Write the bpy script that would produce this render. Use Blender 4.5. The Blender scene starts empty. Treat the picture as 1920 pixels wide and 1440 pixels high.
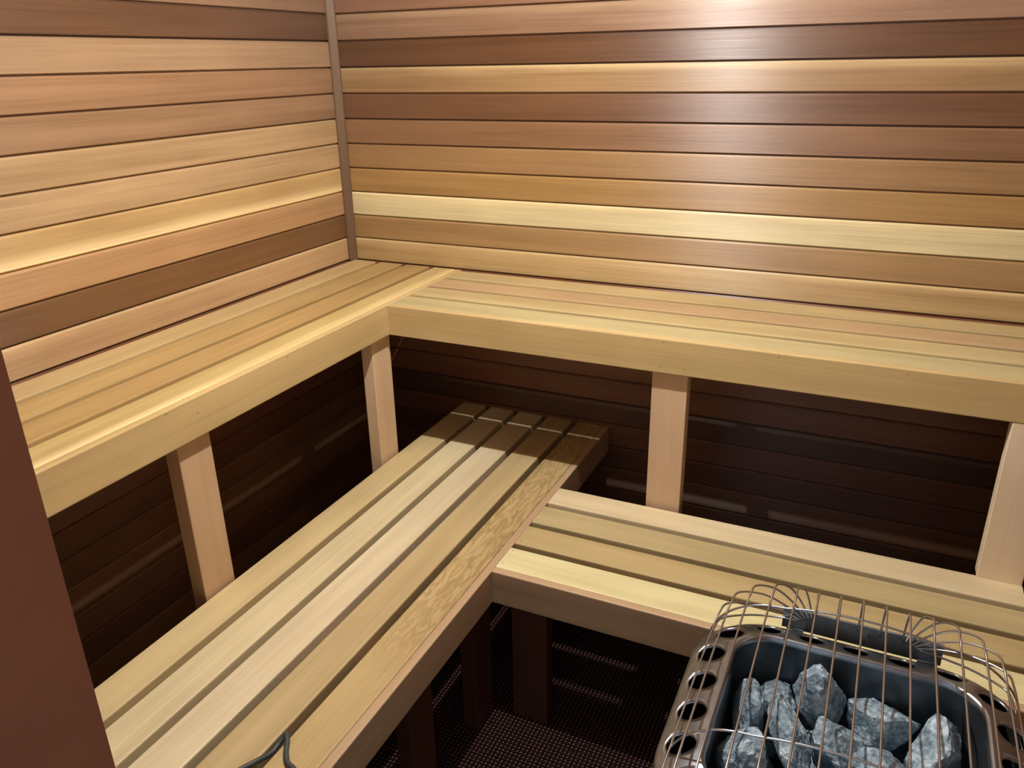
import bpy, bmesh, math, random
from mathutils import Vector, Matrix, noise

random.seed(7)
scene = bpy.context.scene
COL = scene.collection
ZB = 0.882            # height of the upper bench top above the floor
ZL = ZB - 0.454       # height of the lower bench top
MAT = 0.014           # thickness of the duckboard mat
RX, RY, RH = 1.985, -1.86, 2.15   # room: x 0..RX, y RY..0, height

# ------------------------------------------------------------------ camera
def make_camera():
    yaw, pitch, roll = math.radians(25.3657), math.radians(22.0401), math.radians(-1.1056)
    fw = Vector((-math.sin(yaw)*math.cos(pitch), math.cos(yaw)*math.cos(pitch), -math.sin(pitch)))
    rt = fw.cross(Vector((0, 0, 1))).normalized()
    up = rt.cross(fw)
    c, s = math.cos(roll), math.sin(roll)
    r2, u2 = rt*c + up*s, up*c - rt*s
    cam = bpy.data.cameras.new('camera')
    cam.sensor_width = 36.0
    cam.lens = 36.0*1496.66/1920.0
    cam.clip_start = 0.02
    o = bpy.data.objects.new('camera', cam)
    m = Matrix((( r2.x, u2.x, -fw.x, 1.608), (r2.y, u2.y, -fw.y, -2.1617), (r2.z, u2.z, -fw.z, 0.6061+ZB), (0, 0, 0, 1)))
    o.matrix_world = m
    COL.objects.link(o)
    scene.camera = o
make_camera()

# ------------------------------------------------------------------ world, lamp, exposure
w = bpy.data.worlds.new('world'); scene.world = w; w.use_nodes = True
bg = w.node_tree.nodes['Background']
bg.inputs[0].default_value = (0.80, 0.89, 1.0, 1); bg.inputs[1].default_value = 0.55
LAMP = Vector((0.985, -0.915, ZB+1.20))
LAMP_POWER = 82.0
LAMP_COLOR = (1.0, 0.985, 0.95)
LAMP_RADIUS = 0.012
vs = scene.view_settings
vs.view_transform = 'Standard'; vs.look = 'None'; vs.gamma = 1.0; vs.exposure = 0.0
vs.use_curve_mapping = False

# ------------------------------------------------------------------ helpers
def lin(c):
    c /= 255.0
    return c/12.92 if c <= 0.04045 else ((c+0.055)/1.055)**2.4
def rgb(r, g, b, k=1.0):
    return (lin(r)*k, lin(g)*k, lin(b)*k, 1.0)

def mesh_obj(name, verts, faces, mat=None, parent=None, smooth=False):
    me = bpy.data.meshes.new(name)
    me.from_pydata([tuple(v) for v in verts], [], faces)
    me.update()
    if smooth:
        me.polygons.foreach_set('use_smooth', [True]*len(me.polygons))
    o = bpy.data.objects.new(name, me)
    if mat: me.materials.append(mat)
    COL.objects.link(o)
    if parent: o.parent = parent
    return o

def link_mesh(name, me, parent=None):
    o = bpy.data.objects.new(name, me); COL.objects.link(o)
    if parent: o.parent = parent
    return o

def empty(name, loc, label=None, cat=None, group=None):
    o = bpy.data.objects.new(name, None); COL.objects.link(o); o.location = loc
    o.empty_display_size = 0.1
    tag(o, label, cat, group)
    return o

def tag(o, label=None, cat=None, group=None, kind=None):
    if label: o['label'] = label
    if cat: o['category'] = cat
    if group: o['group'] = group
    if kind: o['kind'] = kind
    return o

def extrude_data(profile, L):
    """profile: list of (y,z) counter-clockwise seen from +x; extruded along local x 0..L"""
    n = len(profile)
    v = [(0, y, z) for y, z in profile] + [(L, y, z) for y, z in profile]
    f = [tuple(range(n-1, -1, -1)), tuple(range(n, 2*n))]
    for i in range(n):
        j = (i+1) % n
        f.append((i, j, n+j, n+i))
    return v, f

def rounded_profile(w, t, r, seg=2):
    """rectangle y -w/2..w/2, z -t..0 with eased corners"""
    pts = []
    for cx, cz, a0 in ((w/2-r, -r, 0), (-w/2+r, -r, 90), (-w/2+r, -t+r, 180), (w/2-r, -t+r, 270)):
        for k in range(seg+1):
            a = math.radians(a0 + 90*k/seg)
            pts.append((cx+r*math.cos(a), cz+r*math.sin(a)))
    return pts

MESHES = {}
def prism_mesh(key, profile, L, mat):
    k = (key, round(L, 4), mat.name)
    if k not in MESHES:
        v, f = extrude_data(profile, L)
        me = bpy.data.meshes.new(key); me.from_pydata(v, [], f); me.update()
        me.materials.append(mat)
        MESHES[k] = me
    return MESHES[k]

def basis(o, origin, X, Z):
    """place o with local x along X, local z along Z; a parent holds no rotation, only a location"""
    X = Vector(X).normalized(); Z = Vector(Z).normalized(); Y = Z.cross(X)
    p = Vector(origin) - (o.parent.location if o.parent else Vector((0, 0, 0)))
    o.matrix_basis = Matrix(((X.x, Y.x, Z.x, p.x), (X.y, Y.y, Z.y, p.y), (X.z, Y.z, Z.z, p.z), (0, 0, 0, 1)))

def timber(name, parent, start, X, Z, L, w, t, mat, color, r=0.003, sap_lo=0.0, sap_hi=0.0):
    """a sawn length: starts at the middle of its top face's end, runs along X, top faces Z"""
    me = prism_mesh('%s_%d_%d' % (name, round(w*1e4), round(t*1e4)), rounded_profile(w, t, r), L, mat)
    o = link_mesh(name, me, parent)
    basis(o, start, X, Z)
    o.color = color
    o['sap_lo'] = sap_lo; o['sap_hi'] = sap_hi
    return o

def tube_data(path, r, nseg=6, closed=False):
    V, F = [], []
    n = len(path)
    pts = [Vector(p) for p in path]
    prev = None
    for i, p in enumerate(pts):
        if closed: t = pts[(i+1) % n]-pts[i-1]
        else: t = pts[min(i+1, n-1)]-pts[max(i-1, 0)]
        t.normalize()
        if prev is None:
            a = Vector((0, 0, 1)) if abs(t.z) < .9 else Vector((1, 0, 0))
            u = t.cross(a).normalized()
        else:
            u = (prev - t*prev.dot(t)).normalized()
        prev = u
        b = t.cross(u)
        for k in range(nseg):
            a = 2*math.pi*k/nseg
            V.append(p + u*(r*math.cos(a)) + b*(r*math.sin(a)))
    m = n if closed else n-1
    for i in range(m):
        for k in range(nseg):
            k2 = (k+1) % nseg; j = (i+1) % n
            F.append((i*nseg+k, i*nseg+k2, j*nseg+k2, j*nseg+k))
    if not closed:
        F.append(tuple(range(nseg-1, -1, -1))); F.append(tuple(range((n-1)*nseg, n*nseg)))
    return V, F

def catmull(pts, sub=8):
    P = [Vector(p) for p in pts]
    P = [P[0]*2-P[1]] + P + [P[-1]*2-P[-2]]
    out = []
    for i in range(1, len(P)-2):
        p0, p1, p2, p3 = P[i-1:i+3]
        for k in range(sub):
            t = k/sub
            out.append(0.5*((2*p1) + (p2-p0)*t + (2*p0-5*p1+4*p2-p3)*t*t + (3*p1-p0-3*p2+p3)*t**3))
    out.append(P[-2])
    return out

# ------------------------------------------------------------------ materials
def new_mat(name):
    m = bpy.data.materials.new(name); m.use_nodes = True
    nt = m.node_tree
    return m, nt, nt.nodes['Principled BSDF']

def wood(name, rough=0.40, aniso=0.0, figure=False, contrast=1.0, bump=0.25, spec=0.5):
    m, nt, b = new_mat(name)
    N, Lk = nt.nodes, nt.links
    tc = N.new('ShaderNodeTexCoord'); oi = N.new('ShaderNodeObjectInfo')
    off = N.new('ShaderNodeVectorMath'); off.operation = 'MULTIPLY_ADD'
    comb = N.new('ShaderNodeCombineXYZ')
    Lk.new(oi.outputs['Random'], comb.inputs[0]); Lk.new(oi.outputs['Random'], comb.inputs[1]); Lk.new(oi.outputs['Random'], comb.inputs[2])
    Lk.new(comb.outputs[0], off.inputs[0]); off.inputs[1].default_value = (37.0, 11.3, 5.7); Lk.new(tc.outputs['Object'], off.inputs[2])
    def mapped(sc):
        mp = N.new('ShaderNodeVectorMath'); mp.operation = 'MULTIPLY'; mp.inputs[1].default_value = sc
        Lk.new(off.outputs[0], mp.inputs[0]); return mp.outputs[0]
    def noise_tex(sc, detail=3.0, rough_=0.6, dist=0.0):
        n = N.new('ShaderNodeTexNoise'); n.inputs['Scale'].default_value = 1.0
        n.inputs['Detail'].default_value = detail; n.inputs['Roughness'].default_value = rough_; n.inputs['Distortion'].default_value = dist
        Lk.new(mapped(sc), n.inputs['Vector']); return n.outputs['Fac']
    def math_(op, a, b_=None, c=None):
        n = N.new('ShaderNodeMath'); n.operation = op
        for i, x in enumerate((a, b_, c)):
            if x is None: continue
            if isinstance(x, (int, float)): n.inputs[i].default_value = x
            else: Lk.new(x, n.inputs[i])
        return n.outputs[0]
    broad = noise_tex((0.9, 26, 26), 3, 0.55, 0.6)
    fine = noise_tex((3.0, 210, 210), 3, 0.6, 0.3)
    blot = noise_tex((3.5, 9, 9), 2, 0.5, 0.0)
    g = math_('MULTIPLY_ADD', math_('SUBTRACT', broad, 0.5), 0.62*contrast, 1.0)
    g = math_('MULTIPLY_ADD', math_('SUBTRACT', fine, 0.5), 0.36*contrast, g)
    g = math_('MULTIPLY_ADD', math_('SUBTRACT', blot, 0.5), 0.40, g)
    if figure:
        wv = N.new('ShaderNodeTexNoise'); wv.inputs['Scale'].default_value = 1.0; wv.inputs['Detail'].default_value = 4; wv.inputs['Distortion'].default_value = 1.6
        Lk.new(mapped((11, 48, 30)), wv.inputs['Vector'])
        sp = N.new('ShaderNodeSeparateXYZ'); Lk.new(tc.outputs['Object'], sp.inputs[0])
        # the figured stretch of the board lies between 0.5 m and 1.25 m from its wall end
        mr = N.new('ShaderNodeMapRange'); mr.interpolation_type = 'SMOOTHSTEP'
        Lk.new(sp.outputs[0], mr.inputs[0]); mr.inputs[1].default_value = 1.35; mr.inputs[2].default_value = 0.85
        ridge = math_('ABSOLUTE', math_('SUBTRACT', wv.outputs['Fac'], 0.5))
        ridge = math_('MULTIPLY', math_('MINIMUM', math_('MULTIPLY', ridge, 9.0), 1.0), 1.0)
        amt = math_('MULTIPLY', math_('SUBTRACT', 1.0, ridge), mr.outputs[0])
        g = math_('MULTIPLY_ADD', amt, -0.38, g)
    # sapwood: pale edge of a board
    sl = N.new('ShaderNodeAttribute'); sl.attribute_type = 'OBJECT'; sl.attribute_name = 'sap_lo'
    sh = N.new('ShaderNodeAttribute'); sh.attribute_type = 'OBJECT'; sh.attribute_name = 'sap_hi'
    s2 = N.new('ShaderNodeSeparateXYZ'); Lk.new(tc.outputs['Generated'], s2.inputs[0])
    zz = math_('MULTIPLY_ADD', math_('SUBTRACT', broad, 0.5), 0.5, s2.outputs[2 if 'wall' in name else 1])
    lo = N.new('ShaderNodeMapRange'); lo.interpolation_type = 'SMOOTHSTEP'; Lk.new(zz, lo.inputs[0]); lo.inputs[1].default_value = 0.55; lo.inputs[2].default_value = 0.0
    hi = N.new('ShaderNodeMapRange'); hi.interpolation_type = 'SMOOTHSTEP'; Lk.new(zz, hi.inputs[0]); hi.inputs[1].default_value = 0.55; hi.inputs[2].default_value = 1.0
    sap = math_('ADD', math_('MULTIPLY', lo.outputs[0], sl.outputs['Fac']), math_('MULTIPLY', hi.outputs[0], sh.outputs['Fac']))
    mx = N.new('ShaderNodeMix'); mx.data_type = 'RGBA'
    Lk.new(sap, mx.inputs[0]); Lk.new(oi.outputs['Color'], mx.inputs[6]); mx.inputs[7].default_value = rgb(246, 222, 165)
    vm = N.new('ShaderNodeVectorMath'); vm.operation = 'MULTIPLY'
    # grain darkens blue and green a little more than red
    cg = N.new('ShaderNodeCombineXYZ')
    Lk.new(math_('POWER', g, 0.85), cg.inputs[0]); Lk.new(g, cg.inputs[1]); Lk.new(math_('POWER', g, 1.15), cg.inputs[2])
    Lk.new(mx.outputs[2], vm.inputs[0]); Lk.new(cg.outputs[0], vm.inputs[1])
    Lk.new(vm.outputs[0], b.inputs['Base Color'])
    rr = math_('MULTIPLY_ADD', fine, 0.22, rough-0.11)
    Lk.new(rr, b.inputs['Roughness'])
    b.inputs['Specular IOR Level'].default_value = spec
    if aniso:
        # long grain scatters the gloss across the board
        vt = N.new('ShaderNodeVectorTransform'); vt.vector_type = 'VECTOR'; vt.convert_from = 'OBJECT'; vt.convert_to = 'WORLD'
        vt.inputs[0].default_value = (0, 0, 1)
        Lk.new(vt.outputs[0], b.inputs['Tangent']); b.inputs['Anisotropic'].default_value = aniso
    bp = N.new('ShaderNodeBump'); bp.inputs['Strength'].default_value = bump; bp.inputs['Distance'].default_value = 0.0015
    Lk.new(math_('ADD', fine, math_('MULTIPLY', blot, 1.8)), bp.inputs['Height']); Lk.new(bp.outputs[0], b.inputs['Normal'])
    return m

M_WALL = wood('cedar_wall', rough=0.49, bump=0.30, aniso=0.9, spec=1.0, contrast=1.4)
M_BENCH = wood('cedar_bench', rough=0.46, contrast=0.9, bump=0.15, spec=0.35)
M_FIG = wood('cedar_bench_figured', rough=0.46, figure=True, contrast=0.9, bump=0.15, spec=0.35)
M_POST = wood('cedar_post', rough=0.5, contrast=0.45, bump=0.1, spec=0.3)

def plain(name, color, rough=0.5, metal=0.0, noise_amt=0.0, nscale=40.0, bump=0.0, spec=0.5):
    m, nt, b = new_mat(name)
    b.inputs['Base Color'].default_value = color; b.inputs['Roughness'].default_value = rough
    b.inputs['Metallic'].default_value = metal; b.inputs['Specular IOR Level'].default_value = spec
    if noise_amt or bump:
        N, Lk = nt.nodes, nt.links
        tc = N.new('ShaderNodeTexCoord'); n = N.new('ShaderNodeTexNoise')
        n.inputs['Scale'].default_value = nscale; n.inputs['Detail'].default_value = 5; n.inputs['Roughness'].default_value = 0.65
        Lk.new(tc.outputs['Object'], n.inputs['Vector'])
        mr = N.new('ShaderNodeMapRange'); Lk.new(n.outputs['Fac'], mr.inputs[0]); mr.inputs[1].default_value = .3; mr.inputs[2].default_value = .7
        mr.inputs[3].default_value = 1-noise_amt; mr.inputs[4].default_value = 1+noise_amt
        vm = N.new('ShaderNodeVectorMath'); vm.operation = 'SCALE'; vm.inputs[0].default_value = color[:3]; Lk.new(mr.outputs[0], vm.inputs['Scale'])
        Lk.new(vm.outputs[0], b.inputs['Base Color'])
        if bump:
            bp = N.new('ShaderNodeBump'); bp.inputs['Strength'].default_value = bump; bp.inputs['Distance'].default_value = 0.003
            Lk.new(n.outputs['Fac'], bp.inputs['Height']); Lk.new(bp.outputs[0], b.inputs['Normal'])
    return m

M_BACK = plain('backing', rgb(70, 45, 28), 0.9)
M_JAMB = plain('stained_jamb', rgb(150, 95, 66), 0.6, noise_amt=0.08, nscale=18)
M_MAT = plain('brown_plastic', rgb(54, 31, 28), 0.28, spec=0.5)
M_KNOB = plain('pale_knob_tip', rgb(136, 100, 92), 0.3)  # knob tips coloured paler than the rest of the mat
M_FLOOR = plain('dark_floor', rgb(38, 26, 24), 0.8, noise_amt=0.2)
M_STEEL = plain('brushed_steel', (0.36, 0.40, 0.44, 1), 0.30, 1.0, noise_amt=0.22, nscale=28, bump=0.03)
M_TUB = plain('heat_tinted_steel', (0.115, 0.135, 0.155, 1), 0.36, 0.85, noise_amt=0.35, nscale=14, bump=0.05)
M_WIRE = plain('steel_wire', (0.56, 0.56, 0.56, 1), 0.28, 1.0)
M_PLATE = plain('grey_plate', (0.26, 0.30, 0.34, 1), 0.45, 0.8, noise_amt=0.3, nscale=30)
M_CASE = plain('dark_casing', (0.06, 0.06, 0.065, 1), 0.45, 0.6)
M_CORD = plain('cord_rubber', rgb(62, 70, 70), 0.5)
M_NAIL = plain('nail_hole', rgb(45, 30, 20), 0.7)

# ------------------------------------------------------------------ walls of tongue-and-groove boards
PB = 0.0744                       # board pitch
ZJ = ZB + 0.075 - PB              # a joint lies almost level with the upper bench
FACE = 0.0
# local profile: face at y=0 towards -y, z 0..PB; bevels at top and bottom, a narrow groove between boards
def board_profile():
    g = 0.0075
    return [(0.012, -0.0005), (0.012, PB-0.0008), (g, PB-0.0012), (0.0046, PB-0.0018), (0.0, PB-0.0062), (0.0, 0.0042), (0.0018, 0.0028), (g, 0.0028), (g, -0.0005)]
BP = [(y, z) for y, z in board_profile()]
BP = BP[::-1]

def lay_boards(parent, start, X, L, rows, colors):
    """rows: indices k, board k spans ZJ + k*PB upward"""
    for k in rows:
        z0 = ZJ + k*PB
        me = prism_mesh('board', BP, L, M_WALL)
        o = link_mesh('board', me, parent)
        basis(o, (start[0], start[1], z0), X, (0, 0, 1))
        c = colors(k)
        o.color = c[0]; o['sap_lo'] = c[1]; o['sap_hi'] = c[2]

KW = 0.62
# base colours (linear) of the single boards and slats
#TAB0
TAB = {
    'B0': (0.448, 0.315, 0.143), 'L0': (0.479, 0.315, 0.165), 'B1': (0.332, 0.208, 0.088), 'L1': (0.161, 0.079, 0.029),
    'B2': (0.617, 0.541, 0.304), 'L2': (0.458, 0.275, 0.13), 'B3': (0.337, 0.2, 0.069), 'L3': (0.479, 0.318, 0.133),
    'B4': (0.274, 0.159, 0.066), 'L4': (0.449, 0.303, 0.154), 'B5': (0.211, 0.111, 0.053), 'L5': (0.402, 0.268, 0.133),
    'B6': (0.135, 0.064, 0.03), 'L6': (0.272, 0.16, 0.082), 'B7': (0.274, 0.167, 0.075), 'L7': (0.282, 0.158, 0.08),
    'B8': (0.099, 0.045, 0.02), 'L8': (0.314, 0.199, 0.109), 'B9': (0.22, 0.127, 0.075), 'L9': (0.103, 0.05, 0.025),
    'ul0': (0.532, 0.398, 0.188), 'ul1': (0.466, 0.326, 0.133), 'ul2': (0.422, 0.283, 0.112), 'ul3': (0.503, 0.385, 0.158),
    'ur0': (0.493, 0.389, 0.191), 'ur1': (0.463, 0.33, 0.174), 'ur2': (0.501, 0.405, 0.198), 'ur3': (0.469, 0.405, 0.206),
    'ulf': (0.555, 0.413, 0.187), 'urf': (0.536, 0.402, 0.184), 'll0': (0.633, 0.511, 0.264), 'll1': (0.707, 0.614, 0.369),
    'll2': (0.694, 0.598, 0.386), 'll3': (0.502, 0.394, 0.202), 'll4': (0.482, 0.365, 0.17), 'lr0': (0.708, 0.605, 0.375),
    'lr1': (0.485, 0.403, 0.207), 'lr2': (0.476, 0.376, 0.182), 'lr3': (0.73, 0.675, 0.371), 'lf': (0.547, 0.354, 0.215),
    'p0': (0.746, 0.545, 0.334), 'p1': (0.548, 0.376, 0.219), 'p2': (0.623, 0.448, 0.288), 'p3': (0.86, 0.728, 0.522),
    'B10': (0.2, 0.105, 0.062), 'L10': (0.2, 0.115, 0.066),
}
#TAB1
def tint(key, fallback):
    c = TAB.get(key)
    return (c[0], c[1], c[2], 1.0) if c else fallback
CED = [(182, 130, 92), (165, 114, 78), (192, 140, 96), (150, 102, 70), (175, 122, 82), (200, 150, 102), (138, 94, 64), (186, 134, 90)]
def default_col(seed):
    def f(k):
        r = random.Random(seed*100+k)
        c = r.choice(CED)
        return (rgb(*c, 0.50), 0.0, 0.0)
    return f
# board colours read off the photograph, counted up from the upper bench
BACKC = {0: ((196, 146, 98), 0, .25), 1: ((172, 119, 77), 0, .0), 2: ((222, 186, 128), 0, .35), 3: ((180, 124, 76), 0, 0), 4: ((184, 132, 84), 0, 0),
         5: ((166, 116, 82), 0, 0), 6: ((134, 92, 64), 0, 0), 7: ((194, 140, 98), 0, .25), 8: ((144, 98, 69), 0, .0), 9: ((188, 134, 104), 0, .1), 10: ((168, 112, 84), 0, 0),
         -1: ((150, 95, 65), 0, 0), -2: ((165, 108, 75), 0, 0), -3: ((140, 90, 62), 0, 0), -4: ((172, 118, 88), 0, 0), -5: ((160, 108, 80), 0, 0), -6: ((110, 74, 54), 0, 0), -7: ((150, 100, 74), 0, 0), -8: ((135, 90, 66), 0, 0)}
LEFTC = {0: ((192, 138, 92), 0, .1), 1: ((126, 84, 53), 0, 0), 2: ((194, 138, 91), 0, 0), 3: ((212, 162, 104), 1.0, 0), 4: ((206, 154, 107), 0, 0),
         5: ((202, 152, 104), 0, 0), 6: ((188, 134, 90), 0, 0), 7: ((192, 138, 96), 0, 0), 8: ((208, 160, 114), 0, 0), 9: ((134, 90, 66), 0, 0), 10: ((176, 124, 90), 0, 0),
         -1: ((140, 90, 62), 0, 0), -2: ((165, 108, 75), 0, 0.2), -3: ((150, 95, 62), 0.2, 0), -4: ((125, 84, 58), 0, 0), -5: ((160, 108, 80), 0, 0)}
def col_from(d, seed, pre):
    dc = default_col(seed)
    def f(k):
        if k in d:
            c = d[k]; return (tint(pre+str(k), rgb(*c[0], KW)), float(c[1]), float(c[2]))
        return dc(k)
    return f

K0 = math.floor(-(ZJ-0.002)/PB)+1
K0 = -int((ZJ-0.004)//PB)
K1 = int((RH-0.004-ZJ)//PB)
ROWS = list(range(K0, K1))
ZBOT, ZTOP = 0.0, RH

def box_data(x0, x1, y0, y1, z0, z1):
    v = [(x0, y0, z0), (x1, y0, z0), (x1, y1, z0), (x0, y1, z0), (x0, y0, z1), (x1, y0, z1), (x1, y1, z1), (x0, y1, z1)]
    f = [(3, 2, 1, 0), (4, 5, 6, 7), (0, 1, 5, 4), (1, 2, 6, 5), (2, 3, 7, 6), (3, 0, 4, 7)]
    return v, f
def boxes_obj(name, boxes, mat, parent=None):
    V, F = [], []
    for b in boxes:
        v, f = box_data(*b); n = len(V)
        V += v; F += [tuple(i+n for i in q) for q in f]
    return mesh_obj(name, V, F, mat, parent)

T = 0.012
TH = 0.10
def wall(name, boxes):
    return tag(boxes_obj(name, boxes, M_BACK), kind='structure')
wb = wall('wall_back', [(-TH, RX+TH, T, TH, 0, RH)])
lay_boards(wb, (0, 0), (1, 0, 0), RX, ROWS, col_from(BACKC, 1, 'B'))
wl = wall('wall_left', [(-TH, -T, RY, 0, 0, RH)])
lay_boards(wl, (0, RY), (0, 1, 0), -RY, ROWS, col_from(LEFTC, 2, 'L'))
wr = wall('wall_right', [(RX+T, RX+TH, RY, 0, 0, RH)])
lay_boards(wr, (RX, 0), (0, -1, 0), -RY, ROWS, default_col(3))
DX0, DX1, DH = 1.092, 1.775, 1.98     # doorway in the front wall
wf = wall('wall_front', [(-TH, DX0-0.02, RY-TH, RY-T, 0, RH), (DX1+0.02, RX+TH, RY-TH, RY-T, 0, RH), (DX0-0.02, DX1+0.02, RY-TH, RY-T, DH+0.02, RH)])
lay_boards(wf, (DX0-0.02, RY), (-1, 0, 0), DX0-0.02, ROWS, default_col(4))
lay_boards(wf, (RX, RY), (-1, 0, 0), RX-DX1-0.02, ROWS, default_col(5))
lay_boards(wf, (DX1+0.02, RY), (-1, 0, 0), DX1-DX0+0.04, [k for k in ROWS if ZJ+k*PB > DH+0.02], default_col(6))
# door lining, stained dark
dr = tag(boxes_obj('door_1', [(DX0-0.02, DX0, RY-TH-0.01, RY+0.004, 0, DH+0.02)], M_JAMB), 'brown stained lining board on the hinge side of the doorway', None, None, 'structure')
boxes_obj('jamb', [(DX1, DX1+0.02, RY-TH-0.01, RY+0.004, 0, DH+0.02)], M_JAMB, dr)
boxes_obj('head', [(DX0, DX1, RY-TH-0.01, RY+0.004, DH, DH+0.02)], M_JAMB, dr)
# corner moulding
tr = mesh_obj('trim_1', *extrude_data([(0.0, 0.0), (0.0, -0.020), (0.006, -0.020), (0.015, -0.013), (0.023, -0.006), (0.023, 0.0)][::1], RH-ZB-0.002), M_POST)
tr.matrix_basis = Matrix(((0, 1, 0, 0), (0, 0, 1, 0), (1, 0, 0, ZB+0.001), (0, 0, 0, 1)))
tr.color = (0.15, 0.090, 0.050, 1)
tag(tr, 'brown wooden corner moulding between the two panelled walls', None, None, 'structure')

# ceiling: backing plus boards
ce = tag(boxes_obj('ceiling', [(-TH, RX+TH, RY-TH, TH, RH+T, RH+TH)], M_BACK), kind='structure')
k = 0
y = -0.0005
while y - PB > RY:
    me = prism_mesh('board', BP, RX, M_WALL)
    o = link_mesh('board', me, ce)
    basis(o, (RX, y, RH), (-1, 0, 0), (0, -1, 0))
    o.color = default_col(8)(k)[0]; o['sap_lo'] = 0.0; o['sap_hi'] = 0.0
    y -= PB; k += 1

# floor with duckboard mat tiles
fl = tag(boxes_obj('floor', [(-TH, RX+TH, RY-TH-0.9, TH, -0.08, 0.0)], M_FLOOR), kind='structure')
def mat_tile_mesh():
    n, P = 30, 0.01016
    V, F, knob = [], [], []
    def add(v, f):
        k = len(V); V.extend(v); F.extend([tuple(i+k for i in q) for q in f])
    S = n*P
    w = 0.0028
    for i in range(n):
        c = (i+0.5)*P
        for ax in (0, 1):
            z1 = 0.0098 if ax == 0 else 0.0090
            a = (0.0004, S-0.0004, c-w/2, c+w/2, 0.006, z1) if ax == 0 else (c-w/2, c+w/2, 0.0004, S-0.0004, 0.006, z1)
            add(*box_data(*a))
    for i in range(n):
        for j in range(n):
            # snap sockets interrupt the pattern in four places
            if (i in (10, 11) or i in (20,)) and j == 7: continue
            cx, cy = (i+0.5)*P, (j+0.5)*P
            rings = [(0.0030, 0.0080), (0.0026, 0.0112), (0.0017, 0.0132)]
            vv = [(cx+r*math.cos(math.pi/3*q), cy+r*math.sin(math.pi/3*q), z) for r, z in rings for q in range(6)] + [(cx, cy, MAT)]
            add(vv, [(l*6+q, l*6+(q+1) % 6, l*6+6+(q+1) % 6, l*6+6+q) for l in (0, 1) for q in range(6)] + [(12+q, 12+(q+1) % 6, 18) for q in range(6)])
            knob.extend(range(len(F)-18, len(F)))
    for i in (3, 14, 25):
        for j in (3, 14, 25):
            c, d = (i+0.5)*P, (j+0.5)*P
            add(*box_data(c-.003, c+.003, d-.003, d+.003, 0.0, 0.006))
    me = bpy.data.meshes.new('mat_tile'); me.from_pydata(V, [], F); me.update(); me.materials.append(M_MAT); me.materials.append(M_KNOB)
    for n_, i in enumerate(knob):
        me.polygons[i].use_smooth = True
        if n_ % 18 >= 12: me.polygons[i].material_index = 1
    return me
tm = mat_tile_mesh()
TS = 30*0.01016
for i in range(6):
    for j in range(6):
        o = link_mesh('mat_tile', tm, fl)
        o.location = (0.1 + i*TS, -0.02 - (j+1)*TS, 0.0)

# ------------------------------------------------------------------ benches
SW, SP, ST, SG = 0.083, 0.102, 0.036, 0.019   # slat width, pitch, thickness, gap
def slat_span(first_gap, n, inner):
    """centre and width of each of n slats, from the wall side; the last one meets the fascia"""
    out = []
    for i in range(n):
        hi = first_gap + i*SP - SG/2 if i < n-1 else inner - 0.0004
        lo = first_gap + (i-1)*SP + SG/2 if i else hi - SW
        out.append(((lo+hi)/2, hi-lo))
    return out
FT, FH = 0.0192, 0.085              # fascia thickness, height
KB = 0.62
def C(r, g, b): return rgb(r, g, b, KB)
MATTOP = MAT

def bench(name, label, loc):
    return empty(name, loc, label, 'bench', 'slatted cedar benches around the corner')

def nails(parent, pts, axis):
    for p in pts:
        V, F = [], []
        r = 0.0012
        for k in range(6):
            a = math.pi/3*k
            d = (r*math.cos(a), r*math.sin(a))
            V.append((0.0004, d[0], d[1]) if axis == 0 else (d[0], -0.0004, d[1]))
        V += [(v[0]-0.003, v[1], v[2]) if axis == 0 else (v[0], v[1]+0.003, v[2]) for v in V]
        F = [tuple(range(6)), tuple(range(11, 5, -1))] + [(i, 6+i, 6+(i+1) % 6, (i+1) % 6) for i in range(6)]
        o = mesh_obj('nail', V, F, M_NAIL, parent)
        o.location = Vector(p) - parent.location

END = RY + 0.004
# upper bench on the left wall
UL = 0.4156; UR = 0.4235
b1 = bench('sauna_bench', 'high cedar bench of four slats along the wall behind the two slanting shadows, ending under the corner moulding', (0.2, -0.93, 0))
b1['label'] = 'high cedar bench running out from under the corner moulding to the brown door jamb'
cols = [C(218, 176, 122), C(212, 166, 108), C(204, 152, 98), C(220, 174, 108)]
Lb = -END - 0.003
for i, (xc, sw) in enumerate(slat_span(0.1036, 4, UL-FT)):
    timber('slat', b1, (xc, -0.003, ZB), (0, -1, 0), (0, 0, 1), Lb, sw, ST, M_BENCH, tint('ul%d' % i, cols[i]), sap_hi=0.7 if i == 3 else 0.0)
timber('fascia', b1, (UL, -0.003, ZB-FH/2), (0, -1, 0), (1, 0, 0), Lb, FH, FT, M_BENCH, tint('ulf', C(204, 162, 100)), r=0.0025)
PW, PT = 0.0865, 0.037
XP = 0.3962
for yc, c in ((-0.440, 'p0'), (-1.1185, 'p1'), (-1.77, 'p1')):
    timber('post', b1, (XP, yc, MATTOP), (0, 0, 1), (1, 0, 0), ZB-ST-MATTOP-0.0005, PW, PT, M_POST, tint(c, C(196, 150, 112)), r=0.002)
for yc in (-0.03, -0.503, -1.181, -1.82):
    timber('bearer', b1, (0.004, yc, ZB-ST-0.0005), (1, 0, 0), (0, 0, 1), UL-FT-0.006, 0.036, 0.046, M_POST, C(180, 130, 92), r=0.002)
nails(b1, [(UL, -0.837, ZB-0.008), (UL, -1.186, ZB-0.006), (UL, -1.112, ZB-0.034)], 0)

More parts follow.
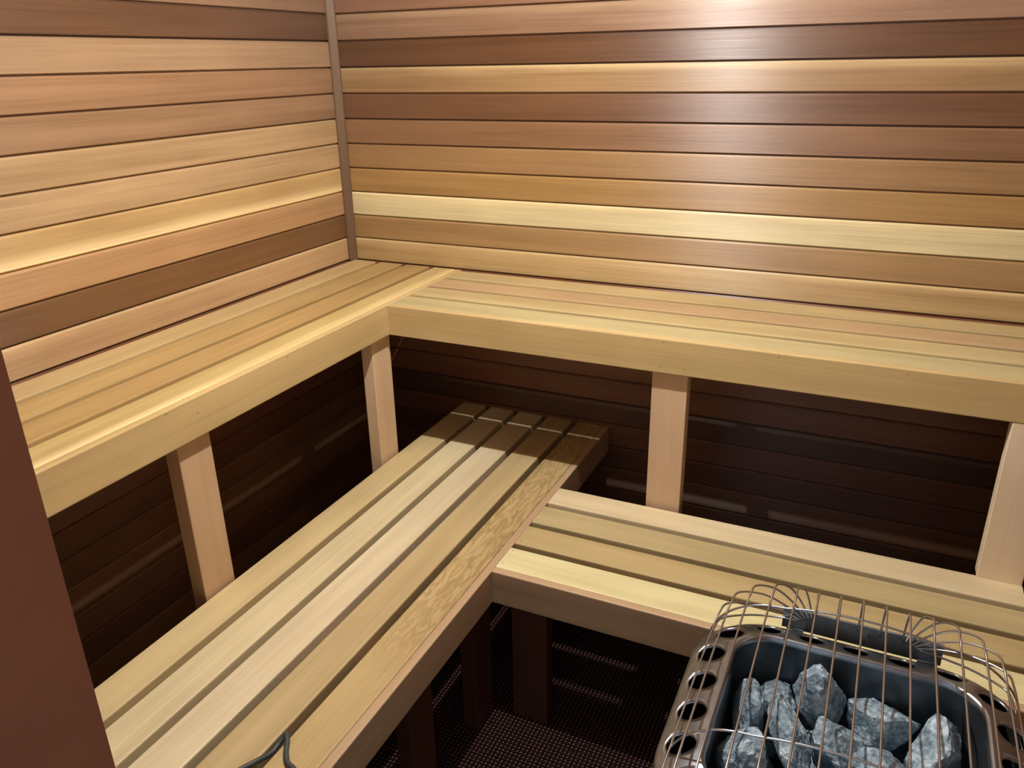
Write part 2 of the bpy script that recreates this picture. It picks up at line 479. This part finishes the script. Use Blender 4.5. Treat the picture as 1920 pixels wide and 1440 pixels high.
# upper bench on the back wall
b2 = bench('sauna_bench', 'high cedar bench fixed along the back wall, its slats ending against the bench below the corner moulding', (1.2, -0.21, 0))
b2['label'] = 'high cedar bench along the back wall, above the bench beside the stone heater'
cols = [C(222, 182, 132), C(220, 172, 126), C(226, 184, 130), C(230, 192, 132)]
LbR = RX-0.004-UL-0.0006
for i, (yc, sw) in enumerate(slat_span(0.1079, 4, UR-FT)):
    yc = -yc
    timber('slat', b2, (UL+0.0006, yc, ZB), (1, 0, 0), (0, 0, 1), LbR, sw, ST, M_BENCH, tint('ur%d' % i, cols[i]))
timber('fascia', b2, (UL+0.0006, -UR, ZB-FH/2), (1, 0, 0), (0, -1, 0), LbR, FH, FT, M_BENCH, tint('urf', C(200, 162, 112)), r=0.0025)
timber('post', b2, (1.1915, -UR+FT, MATTOP), (0, 0, 1), (0, -1, 0), ZB-ST-MATTOP-0.0005, PW, PT, M_POST, tint('p2', C(210, 152, 112)), r=0.002)
timber('post', b2, (1.9375, -0.4225, ZL+0.0006), (0, 0, 1), (0, -1, 0), ZB-FH-ZL-0.0012, PW, PT, M_POST, tint('p3', C(206, 150, 112)), r=0.002)
for xc in (0.437, 1.255, 1.95):
    timber('bearer', b2, (xc, -0.004, ZB-ST-0.0005), (0, -1, 0), (0, 0, 1), UR-FT-0.006, 0.036, 0.046, M_POST, C(180, 130, 92), r=0.002)
nails(b2, [(x, -UR, ZB+z) for x, z in ((0.448, -.009), (0.58, -.008), (0.753, -.008), (1.176, -.008), (1.173, -.068), (1.227, -.068), (1.434, -.008), (1.692, -.011))], 1)

# lower bench in front of the left one
LL = 0.9156; LR = 0.8275
b3 = bench('sauna_bench', 'low cedar bench of five slats with a dark cord lying on it', (0.65, -0.93, 0))
cols = [C(196, 160, 108), C(208, 168, 118), C(216, 176, 132), C(194, 152, 106), C(190, 146, 92)]
for i, (xc, sw) in enumerate(slat_span(0.4964, 5, LL-FT)):
    timber('slat', b3, (xc, -0.003, ZL), (0, -1, 0), (0, 0, 1), Lb, sw, ST, M_FIG if i == 4 else M_BENCH, tint('ll%d' % i, cols[i]))
timber('fascia', b3, (LL, -0.003, ZL-FH/2), (0, -1, 0), (1, 0, 0), Lb, FH, FT, M_BENCH, (0.48, 0.34, 0.20, 1), r=0.0025)
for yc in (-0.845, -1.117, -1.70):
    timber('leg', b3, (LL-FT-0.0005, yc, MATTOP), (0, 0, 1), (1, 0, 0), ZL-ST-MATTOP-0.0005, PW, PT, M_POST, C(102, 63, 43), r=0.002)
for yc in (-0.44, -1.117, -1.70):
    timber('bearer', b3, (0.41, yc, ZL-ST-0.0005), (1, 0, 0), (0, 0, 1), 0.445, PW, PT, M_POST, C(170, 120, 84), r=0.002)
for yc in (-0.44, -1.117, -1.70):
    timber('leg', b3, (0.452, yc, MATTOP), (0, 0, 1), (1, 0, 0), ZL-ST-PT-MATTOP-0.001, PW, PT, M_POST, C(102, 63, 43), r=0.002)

# lower bench in front of the back one
b4 = bench('sauna_bench', 'low cedar bench of four slats right behind the steel stone heater', (1.4, -0.62, 0))
cols = [C(228, 188, 142), C(192, 156, 108), C(200, 162, 110), C(232, 194, 134)]
LbL = RX-0.004-LL-0.0006
for i, (yc, sw) in enumerate(slat_span(0.5092, 4, LR-FT)):
    yc = -yc
    timber('slat', b4, (LL+0.0006, yc, ZL), (1, 0, 0), (0, 0, 1), LbL, sw, ST, M_BENCH, tint('lr%d' % i, cols[i]))
timber('fascia', b4, (LL+0.0006, -LR, ZL-FH/2), (1, 0, 0), (0, -1, 0), LbL, FH, FT, M_BENCH, (0.48, 0.34, 0.20, 1), r=0.0025)
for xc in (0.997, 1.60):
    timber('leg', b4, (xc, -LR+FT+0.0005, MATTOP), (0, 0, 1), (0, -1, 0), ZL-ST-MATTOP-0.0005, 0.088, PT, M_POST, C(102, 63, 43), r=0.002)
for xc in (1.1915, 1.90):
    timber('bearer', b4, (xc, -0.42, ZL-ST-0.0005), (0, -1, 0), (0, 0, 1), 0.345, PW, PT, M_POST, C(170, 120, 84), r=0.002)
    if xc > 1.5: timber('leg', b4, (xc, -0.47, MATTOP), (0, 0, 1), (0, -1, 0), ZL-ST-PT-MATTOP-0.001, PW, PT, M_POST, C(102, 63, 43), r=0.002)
pn = [(0.925, y, ZL+0.0002) for y in (-.533, -.59, -.635, -.69, -.735, -.79)]
for p in pn:
    V = [(0.0012*math.cos(a), 0.0012*math.sin(a), 0.0003) for a in [math.pi/3*q for q in range(6)]]
    V += [(v[0], v[1], -0.003) for v in V]
    o = mesh_obj('nail', V, [tuple(range(6)), tuple(range(11, 5, -1))] + [(i, 6+i, 6+(i+1) % 6, (i+1) % 6) for i in range(6)], M_NAIL, b4)
    o.location = Vector(p)-b4.location

# ------------------------------------------------------------------ cord on the low bench
r = 0.0046
path = catmull([(0.752, -1.56, ZL+r), (0.768, -1.515, ZL+r), (0.786, -1.483, ZL+r+0.0008), (0.7975, -1.458, ZL+0.0045), (0.8022, -1.430, ZL-0.004), (0.8022, -1.408, ZL-0.002),
                (0.8065, -1.394, ZL+0.006), (0.818, -1.405, ZL+r+0.0015), (0.832, -1.425, ZL+r), (0.848, -1.440, ZL+r), (0.866, -1.446, ZL+r), (0.884, -1.462, ZL+r), (0.893, -1.50, ZL+r), (0.893, -1.56, ZL+r)], 8)
o = mesh_obj('cord', *tube_data(path, r, 10), M_CORD, None, True)
tag(o, 'dark grey rubber cord dipping into a gap between bench slats', 'cord')

# ------------------------------------------------------------------ stone heater
HX, HY, HZ = 1.656, -1.291, ZB-0.200
HW, HD, HR = 0.19, 0.18, 0.085
heater = empty('sauna_heater', (HX, HY, MATTOP), 'steel sauna heater with pierced rim and wire guard over its stones', 'heater')

def rr_point(s, o=0.0):
    """point on the rounded rectangle at arc length s (metres along the base line, from the middle of the back side, towards -x), offset o outwards"""
    a, d, q = HW-HR, HD-HR, HR*math.pi/2
    segs = [('l', a), ('c', q), ('l', 2*d), ('c', q), ('l', 2*a), ('c', q), ('l', 2*d), ('c', q), ('l', a)]
    per = sum(x[1] for x in segs)
    s = s % per
    p = Vector((0, HD)); th = math.pi/2   # outward normal angle
    for kind, L in segs:
        t = min(s, L)
        nrm = Vector((math.cos(th), math.sin(th)))
        tang = Vector((-nrm.y, nrm.x))
        if kind == 'l':
            if s <= L:
                pt = p + tang*s; return pt + nrm*o
            p = p + tang*L
        else:
            c = p - nrm*HR
            if s <= L:
                a2 = th + s/HR; n2 = Vector((math.cos(a2), math.sin(a2)))
                return c + n2*(HR+o)
            th += math.pi/2
            p = c + Vector((math.cos(th), math.sin(th)))*HR
        s -= L
    return p
PER = 4*(HW-HR)+4*(HD-HR)+2*math.pi*HR
NH = 22
def rim_z(o):
    # crowned ring that falls away to the outside
    t = (o+0.030)/0.060
    return 0.011 - 0.026*t**1.35
def P3(s, o, z): 
    p = rr_point(s, o); return (p.x, p.y, z)
def heater_rim():
    V, F = [], []
    pitch = PER/NH; hw = pitch/2; hb = 0.026; rad = 0.0185
    NS = 24
    def sq(a):  # point on the cell's border at angle a
        c, s_ = math.cos(a), math.sin(a)
        k = min(hw/abs(c) if abs(c) > 1e-6 else 9, hb/abs(s_) if abs(s_) > 1e-6 else 9)
        return c*k, s_*k
    angs = sorted(set([2*math.pi*i/NS for i in range(NS)] + [math.atan2(sy*hb, sx*hw) % (2*math.pi) for sx in (1, -1) for sy in (1, -1)]))
    n = len(angs)
    for h in range(NH):
        s0 = h*pitch
        base = len(V)
        for lvl in range(4):
            for a in angs:
                if lvl == 0: ds, do = sq(a)
                elif lvl == 1:
                    q = sq(a); ds, do = (q[0]*.4+rad*1.08*math.cos(a)*.6), (q[1]*.4+rad*1.08*math.sin(a)*.6)
                else: ds, do = rad*math.cos(a), rad*math.sin(a)
                z = rim_z(do) - (0.005 if lvl == 3 else 0.0) 
                V.append(P3(s0+ds, do, z))
        for lvl in range(3):
            for i in range(n):
                j = (i+1) % n
                F.append((base+lvl*n+i, base+lvl*n+j, base+(lvl+1)*n+j, base+(lvl+1)*n+i))
    # inner lip and outer skirt as swept strips
    NSW = 120
    inner = [(-hb, rim_z(-hb)), (-0.0285, rim_z(-hb)-0.0005), (-0.031, rim_z(-hb)-0.003), (-0.032, rim_z(-hb)-0.008)]
    outer = [(hb, rim_z(hb)), (0.0285, rim_z(hb)-0.0015), (0.030, rim_z(hb)-0.005), (0.030, rim_z(hb)-0.016)]
    for prof, flip in ((inner, False), (outer, True)):
        base = len(V); m = len(prof)
        for i in range(NSW):
            for o_, z in prof: V.append(P3(PER*i/NSW, o_, z))
        for i in range(NSW):
            j = (i+1) % NSW
            for k in range(m-1):
                q = (base+i*m+k, base+j*m+k, base+j*m+k+1, base+i*m+k+1)
                F.append(q[::-1] if not flip else q)
    return V, F
def strip(prof, NSW=96, cap=None):
    V, F = [], []
    m = len(prof)
    for i in range(NSW):
        for o_, z in prof: V.append(P3(PER*i/NSW, o_, z))
    for i in range(NSW):
        j = (i+1) % NSW
        for k in range(m-1): F.append((i*m+k, j*m+k, j*m+k+1, i*m+k+1))
    if cap == 'end': F.append(tuple(i*m+m-1 for i in range(NSW)))
    return V, F
zoff = HZ-MATTOP
V, F = heater_rim()
rim = mesh_obj('rim', [(x, y, z+zoff) for x, y, z in V], F, M_STEEL, heater, True)
TUBF = -0.168
V, F = strip([(-0.031, 0.006), (-0.031, -0.004), (-0.032, -0.03), (-0.033, TUBF)], cap='end')
tub = mesh_obj('stone_tub', [(x, y, z+zoff) for x, y, z in V], F, M_TUB, heater, True)
V, F = strip([(0.0285, -0.020), (0.0285, -0.45), (0.020, -0.46)], cap='end')
case = mesh_obj('casing', [(x, y, z+zoff) for x, y, z in V], F, M_CASE, heater, True)
for sx in (-1, 1):
    for sy in (-1, 1):
        L = zoff-0.455
        V, F = tube_data([(sx*0.13, sy*0.12, 0.0), (sx*0.13, sy*0.12, L)], 0.014, 12)
        mesh_obj('leg', V, F, M_CASE, heater)
# mounting plate behind the rim with its two arms and a screw
pl = boxes_obj('mounting_plate', [(-0.108, 0.116, 0.234, 0.238, -0.030, 0.006)], M_PLATE, heater)
pl.location = (0, 0, zoff)
for ax in (-0.10, 0.085):
    boxes_obj('arm', [(ax, ax+0.025, 0.206, 0.2345, -0.045, -0.026)], M_PLATE, pl)
V, F = tube_data([(0.012, 0.234, -0.012), (0.012, 0.229, -0.012)], 0.006, 10)
mesh_obj('screw', V, F, M_STEEL, pl)

# wire guard
GA, GR, GT = 0.105, 0.088, 0.080      # half flat width, corner radius, height over the rim datum
def guard_profile(s):
    sg = 1 if s >= 0 else -1; a = abs(s)
    crown = -0.012*(min(a, GA)/GA)**2
    if a <= GA: return sg*a, GT+crown
    a -= GA
    if a <= GR*math.pi/2:
        t = a/GR
        return sg*(GA+GR*1.14*math.sin(t)), GT-0.012-GR*(1-math.cos(t))
    a -= GR*math.pi/2
    return sg*(GA+GR*1.14), GT-0.012-GR-a
WR = 0.0016
YF, YB = -0.150, 0.181     # front bend, back apex (relative to heater centre)
guard = None
def crossrod(y, smax, dz=-0.0034):
    pts = []
    n = 48
    for i in range(n+1):
        s = -smax + 2*smax*i/n
        x, z = guard_profile(s)
        pts.append((x, y, z+dz+zoff))
    return tube_data(pts, WR, 6)
V, F = crossrod(0.150, 0.225)
guard = mesh_obj('wire_guard', V, F, M_WIRE, heater, True)
V, F = crossrod(-0.108, 0.245)
mesh_obj('cross_rod', V, F, M_WIRE, guard, True)
STEP = 0.0305
for i in range(-8, 9):
    s = i*STEP
    px, pz = guard_profile(s)
    sg = 1 if i >= 0 else -1
    ai = abs(i)
    fx = px if ai <= 2 else sg*(2*STEP + 0.004*(ai-2))
    fz = 0.000 - 0.0012*max(0, ai-2)
    spread = 1.0
    pts = [(px*0.97, -0.214, -0.022), (px*1.0, -0.210, min(pz-0.03, pz*0.5)), (px, -0.192, pz-0.010 if pz > 0 else pz), (px, YF, pz), (px, -0.05, pz), (px, 0.05, pz), (px*0.995, 0.135, pz)]
    lift = 0.006
    if ai <= 2:
        pts += [(px*0.985, 0.170, pz+lift-0.002), (px*0.97, 0.190, pz+lift-0.004), ((px+fx)/2, 0.208, pz-0.016), (fx, 0.220, pz*0.45), (fx, 0.228, fz)]
    else:
        t = (ai-2)/6.0
        bx = px + (fx-px)*0.10
        mxx = px + (fx-px)*0.42
        mx2 = px + (fx-px)*0.75
        pts += [(px*0.98, 0.168, pz+lift), (bx, 0.190+0.006*t, pz+lift*1.2), (mxx, 0.213+0.008*t, fz+(pz-fz)*0.80+0.004), (mx2, 0.225+0.006*t, fz+(pz-fz)*0.42), (fx, 0.229, fz)]
    pth = [p+Vector((0, 0, zoff)) for p in catmull(pts, 7)]
    V, F = tube_data(pth, WR, 6)
    mesh_obj('wire', V, F, M_WIRE, guard, True)

# ------------------------------------------------------------------ stones
def stone_material():
    m, nt, b = new_mat('heater_stone')
    N, Lk = nt.nodes, nt.links
    tc = N.new('ShaderNodeTexCoord'); oi = N.new('ShaderNodeObjectInfo')
    ad = N.new('ShaderNodeVectorMath'); ad.operation = 'ADD'
    Lk.new(tc.outputs['Object'], ad.inputs[0]); Lk.new(oi.outputs['Random'], ad.inputs[1])
    n1 = N.new('ShaderNodeTexNoise'); n1.inputs['Scale'].default_value = 26; n1.inputs['Detail'].default_value = 6; n1.inputs['Roughness'].default_value = .7
    n2 = N.new('ShaderNodeTexNoise'); n2.inputs['Scale'].default_value = 150; n2.inputs['Detail'].default_value = 4
    for n in (n1, n2): Lk.new(ad.outputs[0], n.inputs['Vector'])
    cr = N.new('ShaderNodeValToRGB')
    cr.color_ramp.elements[0].position = .36; cr.color_ramp.elements[0].color = rgb(82, 102, 116)
    cr.color_ramp.elements[1].position = .68; cr.color_ramp.elements[1].color = rgb(196, 214, 222)
    e = cr.color_ramp.elements.new(.52); e.color = rgb(134, 158, 172)
    mx = N.new('ShaderNodeMath'); mx.operation = 'MULTIPLY_ADD'; Lk.new(n2.outputs['Fac'], mx.inputs[0]); mx.inputs[1].default_value = .5
    s = N.new('ShaderNodeMath'); s.operation = 'SUBTRACT'; Lk.new(n1.outputs['Fac'], s.inputs[0]); s.inputs[1].default_value = .25
    Lk.new(s.outputs[0], mx.inputs[2]); Lk.new(mx.outputs[0], cr.inputs[0]); Lk.new(cr.outputs[0], b.inputs['Base Color'])
    b.inputs['Roughness'].default_value = .55
    bp = N.new('ShaderNodeBump'); bp.inputs['Strength'].default_value = 1.0; bp.inputs['Distance'].default_value = .006
    Lk.new(mx.outputs[0], bp.inputs['Height']); Lk.new(bp.outputs[0], b.inputs['Normal'])
    return m
M_STONE = stone_material()
STONE_LABELS = {100: 'narrow upright rock leaning on the side of the heater tub', 102: 'tall peaked rock against the back of the heater tub',
                103: 'broad rock lying along the back of the heater tub', 104: 'largest slab of rock, tilted in the corner of the heater tub',
                105: 'long pointed slab of rock tilted across the other heater stones'}
def stone(loc, size, rot, seed):
    r = random.Random(seed)
    bm = bmesh.new(); bmesh.ops.create_icosphere(bm, subdivisions=4, radius=1.0)
    planes = []
    for _ in range(12):
        n = Vector((r.gauss(0, 1), r.gauss(0, 1), r.gauss(0, 1))).normalized()
        planes.append((n, r.uniform(.55, .88)))
    off = Vector((r.uniform(0, 50), r.uniform(0, 50), r.uniform(0, 50)))
    for v in bm.verts:
        d = v.co.normalized(); k = 1.0
        for n, h in planes:
            c = n.dot(d)
            if c > 1e-3: k = min(k, h/c)
        k *= 1 + 0.06*noise.noise(d*2.6+off) + 0.05*noise.noise(d*7+off) + 0.03*noise.noise(d*16+off)
        v.co = d*k
    M = Matrix.Diagonal((*size, 1))
    bm.transform(M)
    me = bpy.data.meshes.new('heater_stone'); bm.to_mesh(me); bm.free()
    me.materials.append(M_STONE)
    o = bpy.data.objects.new('heater_stone', me); COL.objects.link(o)
    o.location = loc; o.rotation_euler = rot
    lb = STONE_LABELS.get(seed, 'fist-sized blunt rock on top of the heater heap' if seed < 300 else 'small flat rock wedged beneath the top heater stones')
    tag(o, lb, 'stone', 'stones in the heater')
    return o
D = math.radians
# centre (height relative to the upper bench), half sizes, rotation in degrees, seed
ST_LIST = [
    (1.5286, -1.2280, -0.2557, (0.0234, 0.0484, 0.0429), (14, 16, 12), 100),
    (1.5607, -1.1779, -0.2711, (0.0408, 0.0354, 0.0372), (0, -12, 14), 101),
    (1.6143, -1.1806, -0.2420, (0.0388, 0.0349, 0.0563), (8, 6, 0), 102),
    (1.6939, -1.1820, -0.2563, (0.0631, 0.0382, 0.0478), (0, 10, -8), 103),
    (1.7616, -1.2161, -0.2558, (0.0345, 0.0667, 0.0518), (24, 12, -26), 104),
    (1.5842, -1.2611, -0.2505, (0.0278, 0.0572, 0.0355), (22, -14, 26), 105),
    (1.6446, -1.2448, -0.2666, (0.0482, 0.0427, 0.0427), (0, 12, 20), 106),
    (1.6960, -1.2694, -0.2554, (0.0408, 0.0393, 0.0349), (-8, 0, 8), 107),
    (1.5358, -1.3129, -0.2516, (0.0322, 0.0440, 0.0390), (0, 25, -12), 108),
    (1.5881, -1.3373, -0.2856, (0.0301, 0.0354, 0.0337), (10, 0, 30), 109),
    (1.6472, -1.3303, -0.2644, (0.0440, 0.0406, 0.0356), (0, 0, 50), 110),
    (1.7100, -1.3473, -0.2432, (0.0388, 0.0373, 0.0328), (0, 15, 20), 111),
    (1.7764, -1.3048, -0.2676, (0.0373, 0.0423, 0.0406), (10, 0, 75), 112),
    (1.5462, -1.3929, -0.2730, (0.0408, 0.0408, 0.0389), (0, 0, 20), 113),
    (1.6093, -1.3966, -0.2554, (0.0450, 0.0378, 0.0378), (0, 12, -15), 114),
    (1.6787, -1.3967, -0.2774, (0.0450, 0.0378, 0.0378), (8, 0, 40), 115),
    (1.7642, -1.3981, -0.2719, (0.0420, 0.0420, 0.0420), (0, 0, 10), 116),
    (1.5415, -1.1870, -0.3403, (0.0400, 0.0380, 0.0260), (0, 0, 0), 300),
    (1.5390, -1.2540, -0.3408, (0.0400, 0.0380, 0.0260), (0, 0, 37), 301),
    (1.5398, -1.3233, -0.3403, (0.0400, 0.0380, 0.0260), (0, 0, 74), 302),
    (1.5451, -1.3964, -0.3421, (0.0400, 0.0380, 0.0260), (0, 0, 111), 303),
    (1.6170, -1.1856, -0.3420, (0.0400, 0.0380, 0.0260), (0, 0, 148), 304),
    (1.6197, -1.2540, -0.3421, (0.0400, 0.0380, 0.0260), (0, 0, 5), 305),
    (1.6170, -1.3260, -0.3420, (0.0400, 0.0380, 0.0260), (0, 0, 42), 306),
    (1.6164, -1.3976, -0.3412, (0.0400, 0.0380, 0.0260), (0, 0, 79), 307),
    (1.6940, -1.1835, -0.3403, (0.0400, 0.0380, 0.0260), (0, 0, 116), 308),
    (1.6940, -1.2540, -0.3420, (0.0400, 0.0380, 0.0260), (0, 0, 153), 309),
    (1.6940, -1.3260, -0.3405, (0.0400, 0.0380, 0.0260), (0, 0, 10), 310),
    (1.6946, -1.3980, -0.3407, (0.0400, 0.0380, 0.0260), (0, 0, 47), 311),
    (1.7676, -1.1781, -0.3403, (0.0400, 0.0380, 0.0260), (0, 0, 84), 312),
    (1.7720, -1.2529, -0.3433, (0.0400, 0.0380, 0.0260), (0, 0, 121), 313),
    (1.7705, -1.3236, -0.3413, (0.0400, 0.0380, 0.0260), (0, 0, 158), 314),
    (1.7710, -1.3977, -0.3422, (0.0400, 0.0380, 0.0260), (0, 0, 15), 315),
]
for x, y, z, sz, rot, seed in ST_LIST:
    stone((x, y, ZB+z), sz, tuple(D(a) for a in rot), seed)

# ------------------------------------------------------------------ ceiling lamp
lp = empty('ceiling_lamp', (LAMP.x, LAMP.y, RH), 'small round steel lamp with a bare bulb on the boarded ceiling', 'lamp')
def lathe(prof, n=24):
    V, F = [], []
    m = len(prof)
    for i in range(n):
        a = 2*math.pi*i/n
        for r, z in prof: V.append((r*math.cos(a), r*math.sin(a), z))
    for i in range(n):
        j = (i+1) % n
        for k in range(m-1): F.append((i*m+k, i*m+k+1, j*m+k+1, j*m+k))
    return V, F
mesh_obj('base', *lathe([(0.0, -0.0005), (0.05, -0.0005), (0.05, -0.012), (0.02, -0.02), (0.02, -0.034), (0.0, -0.034)]), M_STEEL, lp, False)
M_BULB, _nt, _b = new_mat('lit_bulb')
_b.inputs['Base Color'].default_value = (1, 1, 1, 1); _b.inputs['Emission Color'].default_value = (*LAMP_COLOR, 1); _b.inputs['Emission Strength'].default_value = 25.0
zb = LAMP.z-RH+0.014
mesh_obj('bulb', *lathe([(0.0, -0.0335), (0.009, -0.0335), (0.012, zb+0.012), (0.010, zb+0.004), (0.006, zb+0.001), (0.0, zb)]), M_BULB, lp, True)
ld = bpy.data.lights.new('bulb_light', 'POINT'); ld.energy = LAMP_POWER; ld.color = LAMP_COLOR; ld.shadow_soft_size = LAMP_RADIUS
lo = bpy.data.objects.new('bulb_light', ld); COL.objects.link(lo); lo.parent = lp; lo.location = (0, 0, LAMP.z-RH)
